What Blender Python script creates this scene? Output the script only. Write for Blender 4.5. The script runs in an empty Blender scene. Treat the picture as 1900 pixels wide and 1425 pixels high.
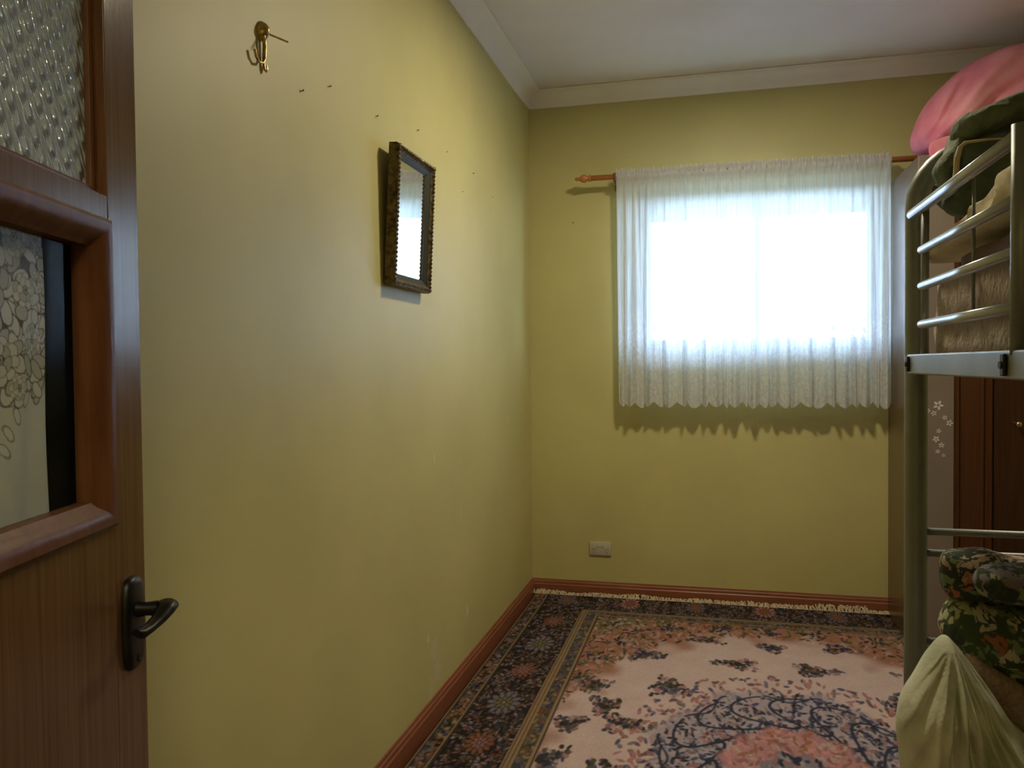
import bpy, bmesh, math, random
import numpy as np
from mathutils import Vector, noise, Matrix
R = random.Random(7)
scn = bpy.context.scene
COL = scn.collection
PI = math.pi

# ------------------------------------------------------------------ camera
F_PX, YAW, PIT, ROL = 1487.07, 0.245063, 0.024468, -0.009567
CAM = Vector((0.95488, 0.0, 1.25298))
A_ = Vector((-math.sin(YAW)*math.cos(PIT), math.cos(YAW)*math.cos(PIT), -math.sin(PIT)))
r0 = Vector((math.cos(YAW), math.sin(YAW), 0)); u0 = r0.cross(A_)
R_ = r0*math.cos(ROL) + u0*math.sin(ROL)
U_ = -r0*math.sin(ROL) + u0*math.cos(ROL)
cd = bpy.data.cameras.new('camera'); cam = bpy.data.objects.new('camera', cd); COL.objects.link(cam)
cd.sensor_fit = 'HORIZONTAL'; cd.sensor_width = 36; cd.lens = F_PX/1900*36; cd.clip_start = 0.02
cam.matrix_world = Matrix(((R_.x, U_.x, -A_.x, CAM.x), (R_.y, U_.y, -A_.y, CAM.y), (R_.z, U_.z, -A_.z, CAM.z), (0, 0, 0, 1)))
scn.camera = cam
# ------------------------------------------------------------------ world, light, exposure
scn.view_settings.view_transform = 'Standard'; scn.view_settings.look = 'None'
scn.view_settings.gamma = 1; scn.view_settings.use_curve_mapping = False
scn.view_settings.exposure = 0.24
SKY = 18.5
w = bpy.data.worlds.new('overcast_sky'); scn.world = w; w.use_nodes = True
nt = w.node_tree; bg = nt.nodes['Background']
tcw = nt.nodes.new('ShaderNodeTexCoord'); sx = nt.nodes.new('ShaderNodeSeparateXYZ'); rw = nt.nodes.new('ShaderNodeValToRGB')
nt.links.new(tcw.outputs['Generated'], sx.inputs[0]); nt.links.new(sx.outputs['Z'], rw.inputs[0]); nt.links.new(rw.outputs[0], bg.inputs[0])
rw.color_ramp.elements[0].color = (0.62, 0.78, 1.0, 1); rw.color_ramp.elements[1].color = (0.42, 0.64, 1.0, 1)
bg.inputs[1].default_value = SKY
def lamp_light(name, loc, power, size, col, parent=None):
    d = bpy.data.lights.new(name, 'POINT'); d.energy = power; d.color = col; d.shadow_soft_size = size
    o = bpy.data.objects.new(name, d); COL.objects.link(o); o.location = loc
    if parent: o.parent = parent
    return o
LAMP = (1.05, 2.80, 2.62)

def W(px, py, ax, v):
    """point where the view ray of photo pixel (px, py) meets the plane axis=v"""
    d = A_*F_PX + R_*(px-950) - U_*(py-712.5)
    return CAM + d*((v-CAM[ax])/d[ax])

# ------------------------------------------------------------------ tagging
def tag(o, label=None, cat=None, group=None, kind=None):
    if label: o['label'] = label
    if cat: o['category'] = cat
    if group: o['group'] = group
    if kind: o['kind'] = kind
    return o
def empty(name, loc, label, cat, group=None):
    o = bpy.data.objects.new(name, None); COL.objects.link(o); o.location = loc; o.empty_display_size = .05
    return tag(o, label, cat, group)
def link(name, bm, m, parent=None, smooth=False):
    me = bpy.data.meshes.new(name); bmesh.ops.recalc_face_normals(bm, faces=bm.faces); bm.to_mesh(me); bm.free()
    me.materials.append(m)
    if smooth:
        for p in me.polygons: p.use_smooth = True
    o = bpy.data.objects.new(name, me); COL.objects.link(o)
    if parent:
        o.parent = parent; o.matrix_parent_inverse = Matrix.Translation(parent.location).inverted()
    return o
def weighted(o, ang=40):
    me = o.data
    for p in me.polygons: p.use_smooth = True
    me.set_sharp_from_angle(angle=math.radians(ang))
    return o
def struct(o, **k):
    o['kind'] = 'structure'; return o

# ------------------------------------------------------------------ materials
def nn(nt, t, **kw):
    n = nt.nodes.new(t)
    for k, v in kw.items():
        if hasattr(n, k): setattr(n, k, v)
    return n
def mat(name, col, rough=.6, metal=0, spec=.5, var=.12, vscale=6, stretch=(1, 1, 1), bump=.0, bscale=60, bdist=.002, detail=5, col2=None, ramp=(.35, .65), coat=0, sheen=0, rot=(0,0,0)):
    m = bpy.data.materials.new(name); m.use_nodes = True; nt = m.node_tree; b = nt.nodes['Principled BSDF']; L = nt.links.new
    b.inputs['Roughness'].default_value = rough; b.inputs['Metallic'].default_value = metal
    b.inputs['Specular IOR Level'].default_value = spec
    if coat: b.inputs['Coat Weight'].default_value = coat; b.inputs['Coat Roughness'].default_value = .15
    if sheen: b.inputs['Sheen Weight'].default_value = sheen
    tc = nn(nt, 'ShaderNodeTexCoord'); mp = nn(nt, 'ShaderNodeMapping'); mp.inputs['Scale'].default_value = stretch; mp.inputs['Rotation'].default_value = rot
    L(tc.outputs['Object'], mp.inputs[0])
    n = nn(nt, 'ShaderNodeTexNoise'); n.inputs['Scale'].default_value = vscale; n.inputs['Detail'].default_value = detail
    L(mp.outputs[0], n.inputs['Vector'])
    cr = nn(nt, 'ShaderNodeValToRGB'); L(n.outputs['Fac'], cr.inputs[0])
    c1 = tuple(c*(1-var) for c in col); c2 = col2 or tuple(min(1, c*(1+var)) for c in col)
    cr.color_ramp.elements[0].color = (*c1, 1); cr.color_ramp.elements[1].color = (*c2, 1)
    cr.color_ramp.elements[0].position, cr.color_ramp.elements[1].position = ramp
    L(cr.outputs[0], b.inputs['Base Color'])
    if bump:
        n2 = nn(nt, 'ShaderNodeTexNoise'); n2.inputs['Scale'].default_value = bscale; n2.inputs['Detail'].default_value = 4
        L(mp.outputs[0], n2.inputs['Vector'])
        bp = nn(nt, 'ShaderNodeBump'); bp.inputs['Strength'].default_value = bump; bp.inputs['Distance'].default_value = bdist
        L(n2.outputs['Fac'], bp.inputs['Height']); L(bp.outputs[0], b.inputs['Normal'])
    return m
def wood(name, c1, c2, rough=.3, grain=(22, 22, 1.2), vscale=5, coat=.0, spec=.5):
    return mat(name, c1, rough, 0, spec, 0, vscale, grain, .15, 12, .0008, 8, c2, (.3, .72), coat)

M = {}
# wall paint: ochre yellow with chips of white showing low on the left wall
def wall_paint():
    m = mat('ochre_wall_paint', (.57, .525, .225), .5, 0, .6, .05, 2.2, (1, 1, 1), .12, 130, .0012)
    nt = m.node_tree; L = nt.links.new; b = nt.nodes['Principled BSDF']
    src = b.inputs['Base Color'].links[0].from_socket
    tc = nn(nt, 'ShaderNodeTexCoord'); last = None
    geo = nn(nt, 'ShaderNodeNewGeometry')
    nz = nn(nt, 'ShaderNodeTexNoise'); nz.inputs['Scale'].default_value = 70; nz.inputs['Detail'].default_value = 3
    L(geo.outputs['Position'], nz.inputs['Vector'])
    spots = []
    for (px, py, ry, rz, s) in ((806, 850, .008, .018, 1.), (867, 1133, .018, .03, 1.), (795, 1185, .013, .022, .9), (806, 1205, .05, .05, .35), (855, 955, .01, .03, .5), (812, 1240, .05, .06, .3), (800, 1290, .03, .09, .3), (942, 780, .012, .03, .5), (930, 910, .01, .04, .35), (1010, 800, .02, .02, .0)):
        p = W(px, py, 0, 0.0)
        if s > 0: spots.append((p, ry, rz, s))
    for p, ry, rz, s in spots:
        sb = nn(nt, 'ShaderNodeVectorMath', operation='SUBTRACT'); L(geo.outputs['Position'], sb.inputs[0]); sb.inputs[1].default_value = p
        sc = nn(nt, 'ShaderNodeVectorMath', operation='MULTIPLY'); L(sb.outputs[0], sc.inputs[0]); sc.inputs[1].default_value = (30, 1/ry, 1/rz)
        ln = nn(nt, 'ShaderNodeVectorMath', operation='LENGTH'); L(sc.outputs[0], ln.inputs[0])
        ad = nn(nt, 'ShaderNodeMath', operation='MULTIPLY_ADD'); L(nz.outputs['Fac'], ad.inputs[0]); ad.inputs[1].default_value = 2.4; L(ln.outputs['Value'], ad.inputs[2])
        mr = nn(nt, 'ShaderNodeMapRange'); L(ad.outputs[0], mr.inputs[0]); mr.inputs[1].default_value = 2.1; mr.inputs[2].default_value = 1.6
        mr.inputs[3].default_value = 0; mr.inputs[4].default_value = s*.9
        if last is None: last = mr.outputs[0]
        else:
            mx = nn(nt, 'ShaderNodeMath', operation='MAXIMUM'); L(last, mx.inputs[0]); L(mr.outputs[0], mx.inputs[1]); last = mx.outputs[0]
    mix = nn(nt, 'ShaderNodeMix', data_type='RGBA'); L(last, mix.inputs[0]); L(src, mix.inputs[6]); mix.inputs[7].default_value = (.72, .70, .62, 1)
    L(mix.outputs[2], b.inputs['Base Color'])
    return m
M['wall'] = wall_paint()
M['ceil'] = mat('ceiling_white', (.89, .85, .90), .8, 0, .3, .03, 2, bump=.05)
M['cornice'] = mat('cornice_white', (.93, .91, .88), .55, 0, .4, .03, 3)
M['skirt'] = wood('skirting_wood', (.22, .065, .032), (.30, .105, .048), .4, (2, 2, 18), 3)
M['floor'] = wood('floor_boards', (.12, .06, .03), (.2, .1, .05), .5, (20, 1, 1))
M['door'] = wood('door_veneer', (.105, .050, .019), (.165, .085, .034), .19, (60, 60, 1.4), 3, coat=.0, spec=.22)
M['bead'] = wood('door_bead_wood', (.10, .036, .014), (.15, .062, .024), .38, (30, 30, 3), 3, 0, .2)
M['bronze'] = mat('aged_bronze', (.02, .019, .016), .38, .7, .5, .3, 30)
M['dark'] = mat('pane_gap_shade', (.006, .008, .008), .6, 0, .3, .3, 30)  # near-black colour painting the shade behind the lower door pane
M['brass'] = mat('worn_brass', (.60, .44, .20), .3, .9, .5, .4, 60)
M['iron'] = mat('dark_nail_iron', (.05, .04, .03), .5, .6)
M['rod'] = wood('rod_pine', (.45, .16, .05), (.58, .25, .09), .35, (2, 20, 20), 4)
M['alu'] = mat('window_aluminium', (.34, .42, .45), .4, .3, .5, .05)
M['plastic'] = mat('ivory_plastic', (.52, .50, .40), .4, 0, .5, .03)
M['socket'] = mat('socket_black', (.03, .03, .02), .6)
M['wardrobe'] = wood('wardrobe_veneer', (.10, .055, .022), (.145, .08, .032), .27, (25, 25, 1.2), 4)
M['wardrobe_dark'] = wood('wardrobe_door_veneer', (.04, .015, .009), (.07, .026, .014), .3, (25, 25, 1.2), 4)
M['stile'] = wood('wardrobe_stile_wood', (.075, .027, .011), (.115, .042, .018), .3, (40, 40, 1.2), 4)
M['panel'] = mat('wardrobe_taupe_laminate', (.25, .205, .18), .35, 0, .5, .05, 4)
M['sticker'] = mat('sticker_white', (.70, .64, .68), .5, 0, .4, .1, 40)
M['post'] = mat('bed_tube_greygreen', (.25, .265, .245), .42, .35, .5, .05, 10)
M['bar'] = mat('bed_bar_silver', (.50, .54, .62), .28, .6, .5, .05, 10)
M['black'] = mat('black_plastic', (.01, .01, .012), .5)
M['fuzzy'] = mat('beige_plush', (.36, .27, .20), .9, 0, .2, .0, 30, (1, 1, 1), .9, 70, .012, 8, (.60, .49, .41), (.3, .68), 0, .3)
M['brownb'] = mat('brown_blanket', (.16, .095, .055), .85, 0, .2, .2, 12, bump=.3)
M['cream'] = mat('cream_cotton', (.74, .64, .42), .85, 0, .2, .12, 10, bump=.3, bscale=30, bdist=.006)
M['green'] = mat('dark_green_cotton', (.12, .145, .085), .8, 0, .25, .35, 22, bump=.8, bscale=26, bdist=.014)
M['greenp'] = mat('green_pillow_cotton', (.10, .125, .085), .8, 0, .2, .22, 9, bump=.6, bscale=20, bdist=.01)
M['piping'] = mat('beige_piping', (.60, .48, .25), .8)
M['pink'] = mat('pink_quilt_satin', (.78, .20, .33), .55, 0, .4, .08, 4, (1, 1, 1), .35, 14, .012, col2=(.92, .42, .50))
M['sack'] = mat('pale_green_cotton', (.60, .62, .46), .8, 0, .3, .1, 9, bump=.6, bscale=34, bdist=.006, col2=(.74, .74, .58))
M['speck'] = mat('pinkish_beige_woven', (.30, .20, .15), .9, 0, .2, 0, 130, bump=.4, bscale=150, col2=(.46, .35, .28))
M['mattress'] = mat('mattress_ticking', (.42, .38, .30), .85, 0, .2, .08, 20)
M['render'] = mat('outside_render', (.3, .32, .33), .8, 0, .2, .05)
M['ground'] = mat('outside_ground', (.25, .27, .16), .9, 0, .1, .2, 3)
M['fence'] = mat('outside_fence', (.045, .06, .075), .6, 0, .3, .05)
M['fringe'] = mat('cream_wool_fringe', (.55, .46, .32), .9, 0, .2, .2, 60)

def floral(name, seed, bgc, cols, scale=16):
    m = bpy.data.materials.new(name); m.use_nodes = True; nt = m.node_tree; b = nt.nodes['Principled BSDF']; L = nt.links.new
    b.inputs['Roughness'].default_value = .85; b.inputs['Specular IOR Level'].default_value = .2
    tc = nn(nt, 'ShaderNodeTexCoord'); mp = nn(nt, 'ShaderNodeMapping'); mp.inputs['Location'].default_value = (seed, seed*1.7, seed*.3)
    L(tc.outputs['Object'], mp.inputs[0])
    nz = nn(nt, 'ShaderNodeTexNoise'); nz.inputs['Scale'].default_value = scale*.9; L(mp.outputs[0], nz.inputs['Vector'])
    ad = nn(nt, 'ShaderNodeMix', data_type='VECTOR'); ad.inputs[0].default_value = .06; L(mp.outputs[0], ad.inputs[4]); L(nz.outputs['Color'], ad.inputs[5])
    v = nn(nt, 'ShaderNodeTexVoronoi'); v.inputs['Scale'].default_value = scale; L(ad.outputs[1], v.inputs['Vector'])
    sp = nn(nt, 'ShaderNodeSeparateColor'); L(v.outputs['Color'], sp.inputs[0])
    cr = nn(nt, 'ShaderNodeValToRGB'); cr.color_ramp.interpolation = 'CONSTANT'; L(sp.outputs[0], cr.inputs[0])
    els = cr.color_ramp.elements
    while len(els) < len(cols): els.new(.5)
    for i, c in enumerate(cols): els[i].position = i/len(cols); els[i].color = (*c, 1)
    # petal edge falls back to the ground colour
    v2 = nn(nt, 'ShaderNodeTexVoronoi'); v2.inputs['Scale'].default_value = scale*2.6; L(ad.outputs[1], v2.inputs['Vector'])
    mr = nn(nt, 'ShaderNodeMapRange'); L(v2.outputs['Distance'], mr.inputs[0]); mr.inputs[1].default_value = .55; mr.inputs[2].default_value = .62
    mx = nn(nt, 'ShaderNodeMix', data_type='RGBA'); L(mr.outputs[0], mx.inputs[0]); L(cr.outputs[0], mx.inputs[6]); mx.inputs[7].default_value = (*bgc, 1)
    mr2 = nn(nt, 'ShaderNodeMapRange'); L(v.outputs['Distance'], mr2.inputs[0]); mr2.inputs[1].default_value = .72; mr2.inputs[2].default_value = .8
    mx2 = nn(nt, 'ShaderNodeMix', data_type='RGBA'); L(mr2.outputs[0], mx2.inputs[0]); L(mx.outputs[2], mx2.inputs[6]); mx2.inputs[7].default_value = (*bgc, 1)
    L(mx2.outputs[2], b.inputs['Base Color'])
    return m
cr_, ru_, gr_, dk_, pl_ = (.46, .42, .31), (.34, .12, .07), (.17, .21, .11), (.04, .05, .04), (.22, .19, .23)
M['floralA'] = floral('floral_rust_cotton', 1.3, dk_, [cr_, ru_, gr_, ru_, (.34, .25, .16), gr_, dk_], 30)
M['floralB'] = floral('floral_green_cotton', 4.1, (.05, .07, .04), [gr_, pl_, (.35, .34, .36), dk_, (.3, .32, .2), pl_, (.2, .23, .2)], 26)
M['floralC'] = floral('floral_green_rust_cotton', 8.7, (.06, .08, .035), [cr_, gr_, ru_, (.34, .36, .2), gr_, dk_, cr_], 25)

def glass_clear(nm='clear_window_glass', ior=1.45):
    m = bpy.data.materials.new(nm); m.use_nodes = True; nt = m.node_tree; nt.nodes.clear(); L = nt.links.new
    o = nn(nt, 'ShaderNodeOutputMaterial'); mx = nn(nt, 'ShaderNodeMixShader'); t = nn(nt, 'ShaderNodeBsdfTransparent'); g = nn(nt, 'ShaderNodeBsdfGlossy')
    t.inputs[0].default_value = (.93, .96, .97, 1); g.inputs['Roughness'].default_value = .02
    fr = nn(nt, 'ShaderNodeFresnel'); fr.inputs[0].default_value = ior
    ge = nn(nt, 'ShaderNodeNewGeometry'); bf = nn(nt, 'ShaderNodeMath', operation='SUBTRACT'); bf.inputs[0].default_value = 1; L(ge.outputs['Backfacing'], bf.inputs[1]); fm = nn(nt, 'ShaderNodeMath', operation='MULTIPLY'); L(fr.outputs[0], fm.inputs[0]); L(bf.outputs[0], fm.inputs[1])
    L(fm.outputs[0], mx.inputs[0]); L(t.outputs[0], mx.inputs[1]); L(g.outputs[0], mx.inputs[2]); L(mx.outputs[0], o.inputs[0])
    return m
M['glass'] = glass_clear(); M['doorglass'] = glass_clear('door_glass', 1.07)
def mirror_mat():
    m = mat('mirror_silver', (.82, .86, .86), .03, 1, .5, .01); return m
M['mirror'] = mirror_mat()

def pattern_glass():
    m = bpy.data.materials.new('diamond_patterned_glass'); m.use_nodes = True; nt = m.node_tree; b = nt.nodes['Principled BSDF']; L = nt.links.new
    b.inputs['Base Color'].default_value = (.45, .56, .64, 1); b.inputs['Roughness'].default_value = .10
    b.inputs['Transmission Weight'].default_value = .05; b.inputs['IOR'].default_value = 1.5; b.inputs['Specular IOR Level'].default_value = 1
    b.inputs['Coat Weight'].default_value = .6; b.inputs['Coat Roughness'].default_value = .08
    tc = nn(nt, 'ShaderNodeTexCoord'); outs = []
    # object space: X across the pane, Z up; two crossing ridges make the diamond cells
    for ang, s in ((-.50, 42), (.85, 46), (-.5, 130)):
        mp = nn(nt, 'ShaderNodeMapping'); mp.inputs['Rotation'].default_value = (0, ang, 0); L(tc.outputs['Object'], mp.inputs[0])
        wv = nn(nt, 'ShaderNodeTexWave', wave_type='BANDS', bands_direction='X'); wv.inputs['Scale'].default_value = s/3.14; wv.inputs['Distortion'].default_value = .8; wv.inputs['Detail Scale'].default_value = 3
        L(mp.outputs[0], wv.inputs['Vector']); outs.append(wv.outputs['Fac'])
    mul = nn(nt, 'ShaderNodeMath', operation='MULTIPLY'); L(outs[0], mul.inputs[0]); L(outs[1], mul.inputs[1])
    ma = nn(nt, 'ShaderNodeMath', operation='MULTIPLY_ADD'); L(outs[2], ma.inputs[0]); ma.inputs[1].default_value = .25; L(mul.outputs[0], ma.inputs[2])
    bp = nn(nt, 'ShaderNodeBump'); bp.inputs['Strength'].default_value = 1; bp.inputs['Distance'].default_value = .006
    L(ma.outputs[0], bp.inputs['Height']); L(bp.outputs[0], b.inputs['Normal']); L(bp.outputs[0], b.inputs['Coat Normal'])
    return m
M['pglass'] = pattern_glass()

def attr_mat(name, rough=.9, bump=.4, bscale=400, trans=0):
    m = bpy.data.materials.new(name); m.use_nodes = True; nt = m.node_tree; b = nt.nodes['Principled BSDF']; L = nt.links.new
    a = nn(nt, 'ShaderNodeVertexColor'); a.layer_name = 'pattern'
    nz = nn(nt, 'ShaderNodeTexNoise'); nz.inputs['Scale'].default_value = 9; tc = nn(nt, 'ShaderNodeTexCoord'); L(tc.outputs['Object'], nz.inputs['Vector'])
    mr = nn(nt, 'ShaderNodeMapRange'); L(nz.outputs['Fac'], mr.inputs[0]); mr.inputs[3].default_value = .85; mr.inputs[4].default_value = 1.12
    vm = nn(nt, 'ShaderNodeVectorMath', operation='SCALE'); L(a.outputs[0], vm.inputs[0]); L(mr.outputs[0], vm.inputs['Scale'])
    L(vm.outputs[0], b.inputs['Base Color']); b.inputs['Roughness'].default_value = rough; b.inputs['Specular IOR Level'].default_value = .15
    n2 = nn(nt, 'ShaderNodeTexNoise'); n2.inputs['Scale'].default_value = bscale; L(tc.outputs['Object'], n2.inputs['Vector'])
    bp = nn(nt, 'ShaderNodeBump'); bp.inputs['Strength'].default_value = bump; bp.inputs['Distance'].default_value = .003; L(n2.outputs['Fac'], bp.inputs['Height']); L(bp.outputs[0], b.inputs['Normal'])
    return m

# ------------------------------------------------------------------ mesh helpers
def add_box(bm, x0, x1, y0, y1, z0, z1, bev=0, xf=None):
    r = bmesh.ops.create_cube(bm, size=1); vs = r['verts']
    for v in vs:
        v.co = Vector((x0+(v.co.x+.5)*(x1-x0), y0+(v.co.y+.5)*(y1-y0), z0+(v.co.z+.5)*(z1-z0)))
    if bev:
        es = list({e for v in vs for e in v.link_edges})
        rr = bmesh.ops.bevel(bm, geom=es, offset=bev, segments=2, affect='EDGES', profile=.5)
        vs = list({v for f in rr['faces'] for v in f.verts} | {v for v in vs if v.is_valid})
    if xf:
        for v in vs: v.co = xf(v.co)
    return vs
def box(*a, **k):
    bm = bmesh.new(); add_box(bm, *a, **k); return bm
def add_tube(bm, pts, rad, seg=12, caps=True, sy=1.0):
    pts = [Vector(p) for p in pts]; n = len(pts); rings = []
    t = (pts[1]-pts[0]).normalized(); up = Vector((0, 0, 1)) if abs(t.z) < .9 else Vector((1, 0, 0))
    nrm = t.cross(up).normalized()
    for i, p in enumerate(pts):
        t = ((pts[min(i+1, n-1)]-pts[max(i-1, 0)])).normalized()
        nrm = (nrm - t*nrm.dot(t)).normalized(); b = t.cross(nrm)
        rr = rad[i] if isinstance(rad, (list, tuple)) else rad
        rings.append([bm.verts.new(p+(nrm*math.cos(a)*rr+b*math.sin(a)*rr*sy)) for a in [2*PI*k/seg for k in range(seg)]])
    for i in range(n-1):
        for k in range(seg):
            bm.faces.new((rings[i][k], rings[i][(k+1) % seg], rings[i+1][(k+1) % seg], rings[i+1][k]))
    if caps: bm.faces.new(rings[0]); bm.faces.new(rings[-1])
def tube(*a, **k):
    bm = bmesh.new(); add_tube(bm, *a, **k); return bm
def add_lathe(bm, prof, xf, seg=20):
    rings = [[bm.verts.new(xf(Vector((r*math.cos(2*PI*k/seg), r*math.sin(2*PI*k/seg), h)))) for k in range(seg)] for r, h in prof]
    for i in range(len(rings)-1):
        for k in range(seg):
            bm.faces.new((rings[i][k], rings[i][(k+1) % seg], rings[i+1][(k+1) % seg], rings[i+1][k]))
    bm.faces.new(rings[0]); bm.faces.new(rings[-1])
def catmull(pts, n):
    out = []; m = len(pts)
    for i in range(m):
        p0, p1, p2, p3 = pts[i-1], pts[i], pts[(i+1) % m], pts[(i+2) % m]
        for k in range(n):
            t = k/n
            out.append(.5*((2*p1)+(-p0+p2)*t+(2*p0-5*p1+4*p2-p3)*t*t+(-p0+3*p1-3*p2+p3)*t**3))
    return out
def add_puff(bm, outline, axis, tf, tb, fold=None, seg=6, rings=26, power=2.2, centre=None, rim=.0):
    """closed cushion-like cloth: outline in a plane, swelling to both sides of it"""
    B = catmull([Vector(p) for p in outline], seg); n = len(B)
    c = Vector(centre) if centre else sum(B, Vector())/n
    ax = Vector((0, 0, 0)); ax[axis] = 1
    def make(side, T):
        rows = []
        for i in range(rings):
            r = math.sin(PI/2*i/(rings-1)) if i else 0
            row = []
            if i == 0:
                h = T
                p = c + ax*side*h
                if fold: p = p+ax*side*fold(c, 0)
                row = [bm.verts.new(p)]
            elif i == rings-1 and side > 0:
                row = make.rim
            else:
                for q in B:
                    p = c+(q-c)*r; h = T*max(0, 1-r**power)**.5
                    if fold and i < rings-1: h += fold(p, r)*(1-r**6)
                    row.append(bm.verts.new(p+ax*side*h))
                if i == rings-1: make.rim = row
            rows.append(row)
        for i in range(rings-1):
            for k in range(n):
                k2 = (k+1) % n
                if i == 0: bm.faces.new((rows[0][0], rows[1][k], rows[1][k2]))
                else: bm.faces.new((rows[i][k], rows[i+1][k], rows[i+1][k2], rows[i][k2]))
    make(-1, tf); make(1, tb)
    return B
def soft_box(x0, x1, y0, y1, z0, z1, rad, n=26, amp=.006, fr=9, seed=0):
    """rounded, slightly lumpy box (mattress, folded blanket)"""
    bm = bmesh.new(); bmesh.ops.create_cube(bm, size=2)
    bmesh.ops.subdivide_edges(bm, edges=bm.edges[:], cuts=n, use_grid_fill=True)
    c = Vector(((x0+x1)/2, (y0+y1)/2, (z0+z1)/2)); h = Vector(((x1-x0)/2, (y1-y0)/2, (z1-z0)/2))
    for v in bm.verts:
        p = Vector((v.co.x*h.x, v.co.y*h.y, v.co.z*h.z))
        q = Vector([max(-(h[i]-rad), min(h[i]-rad, p[i])) for i in range(3)])
        d = p-q
        if d.length > 1e-9: p = q+d.normalized()*rad
        nv = noise.noise((p+c)*fr+Vector((seed, 0, 0)))
        p += (d.normalized() if d.length > 1e-9 else Vector())*amp*nv*2
        v.co = c+p
    return bm
def grid_mesh(name, P, m, parent=None, C=None, UV=None, smooth=True):
    """P: (rows, cols, 3) array"""
    r, c, _ = P.shape
    me = bpy.data.meshes.new(name)
    idx = np.arange(r*c).reshape(r, c)
    f = np.stack([idx[:-1, :-1], idx[:-1, 1:], idx[1:, 1:], idx[1:, :-1]], -1).reshape(-1, 4)
    me.vertices.add(r*c); me.vertices.foreach_set('co', P.reshape(-1).astype(np.float32))
    nf = len(f); me.loops.add(nf*4); me.loops.foreach_set('vertex_index', f.reshape(-1).astype(np.int32))
    me.polygons.add(nf); me.polygons.foreach_set('loop_start', np.arange(0, nf*4, 4, dtype=np.int32))
    me.polygons.foreach_set('use_smooth', np.ones(nf, dtype=bool) if smooth else np.zeros(nf, dtype=bool))
    me.update(calc_edges=True)
    if C is not None:
        a = me.color_attributes.new('pattern', 'FLOAT_COLOR', 'POINT')
        cc = np.ones((r*c, 4), np.float32); cc[:, :3] = C.reshape(-1, 3); a.data.foreach_set('color', cc.reshape(-1))
    if UV is not None:
        u = me.uv_layers.new(name='UVMap'); u.data.foreach_set('uv', UV.reshape(-1, 2)[f.reshape(-1)].reshape(-1).astype(np.float32))
    me.materials.append(m); me.validate()
    o = bpy.data.objects.new(name, me); COL.objects.link(o)
    if parent: o.parent = parent; o.matrix_parent_inverse = Matrix.Translation(parent.location).inverted()
    return o

# ================================================================== ROOM
D, H, RX, Y0, T = 4.24, 2.7, 2.75, -1.4, .12
FW = -.02                                   # room face of the wall with the doorway
struct(link('floor', box(-T, RX+T, Y0-T, D+T, -.1, 0), M['floor']))
struct(link('ceiling', box(-T, RX+T, Y0-T, D+T, H, H+.1), M['ceil']))
struct(link('wall_left', box(-T, 0, Y0-T, D+T, 0, H), M['wall']))
struct(link('wall_right', box(RX, RX+T, Y0-T, D+T, 0, H), M['wall']))
struct(link('wall_rear', box(0, RX, Y0-T, Y0, 0, H), M['wall']))
bm = bmesh.new()
DX0, DX1 = .50, 1.32                        # doorway
add_box(bm, 0, DX0, FW-.1, FW, 0, H); add_box(bm, DX1, RX, FW-.1, FW, 0, H); add_box(bm, DX0, DX1, FW-.1, FW, 2.06, H)
struct(link('wall_front', bm, M['wall']))
WX0, WX1, WZ0, WZ1 = .575, 1.765, 1.31, 2.13
bm = bmesh.new()
add_box(bm, 0, WX0, D, D+T, 0, H); add_box(bm, WX1, RX, D, D+T, 0, H); add_box(bm, WX0, WX1, D, D+T, 0, WZ0); add_box(bm, WX0, WX1, D, D+T, WZ1, H)
struct(link('wall_back', bm, M['wall']))

def wall_strip(name, prof, wall, m):
    """profile (distance from wall, height) swept along a wall with mitred ends"""
    bm = bmesh.new(); A, B = [], []
    for d, z in prof:
        if wall == 'left': a, b = (d, FW+d, z), (d, D-d, z)
        elif wall == 'back': a, b = (d, D-d, z), (RX-d, D-d, z)
        elif wall == 'right': a, b = (RX-d, D-d, z), (RX-d, FW+d, z)
        A.append(bm.verts.new(a)); B.append(bm.verts.new(b))
    n = len(prof)
    for i in range(n): bm.faces.new((A[i], A[(i+1) % n], B[(i+1) % n], B[i]))
    bm.faces.new(A); bm.faces.new(B)
    return weighted(struct(link(name, bm, m)), 25)
cor = [(0, H-.002), (0, H-.080), (.006, H-.080), (.008, H-.072)]
for k in range(7):
    a = k/6*PI/2; cor.append((.068-.058*math.cos(a)*1.0, H-.068+.056*math.sin(a)))
cor += [(.072, H-.008), (.080, H-.006), (.080, H-.002)]
wall_strip('trim_1', cor, 'left', M['cornice']); wall_strip('trim_2', cor, 'back', M['cornice']); wall_strip('trim_3', cor, 'right', M['cornice'])
sk = [(.001, .001), (.001, .09), (.006, .09), (.008, .082), (.012, .078), (.013, .066), (.016, .062), (.016, .001)]
for nme, wl in (('baseboard_left', 'left'), ('baseboard_back', 'back'), ('baseboard_right', 'right')):
    wall_strip(nme, sk, wl, M['skirt'])

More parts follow.
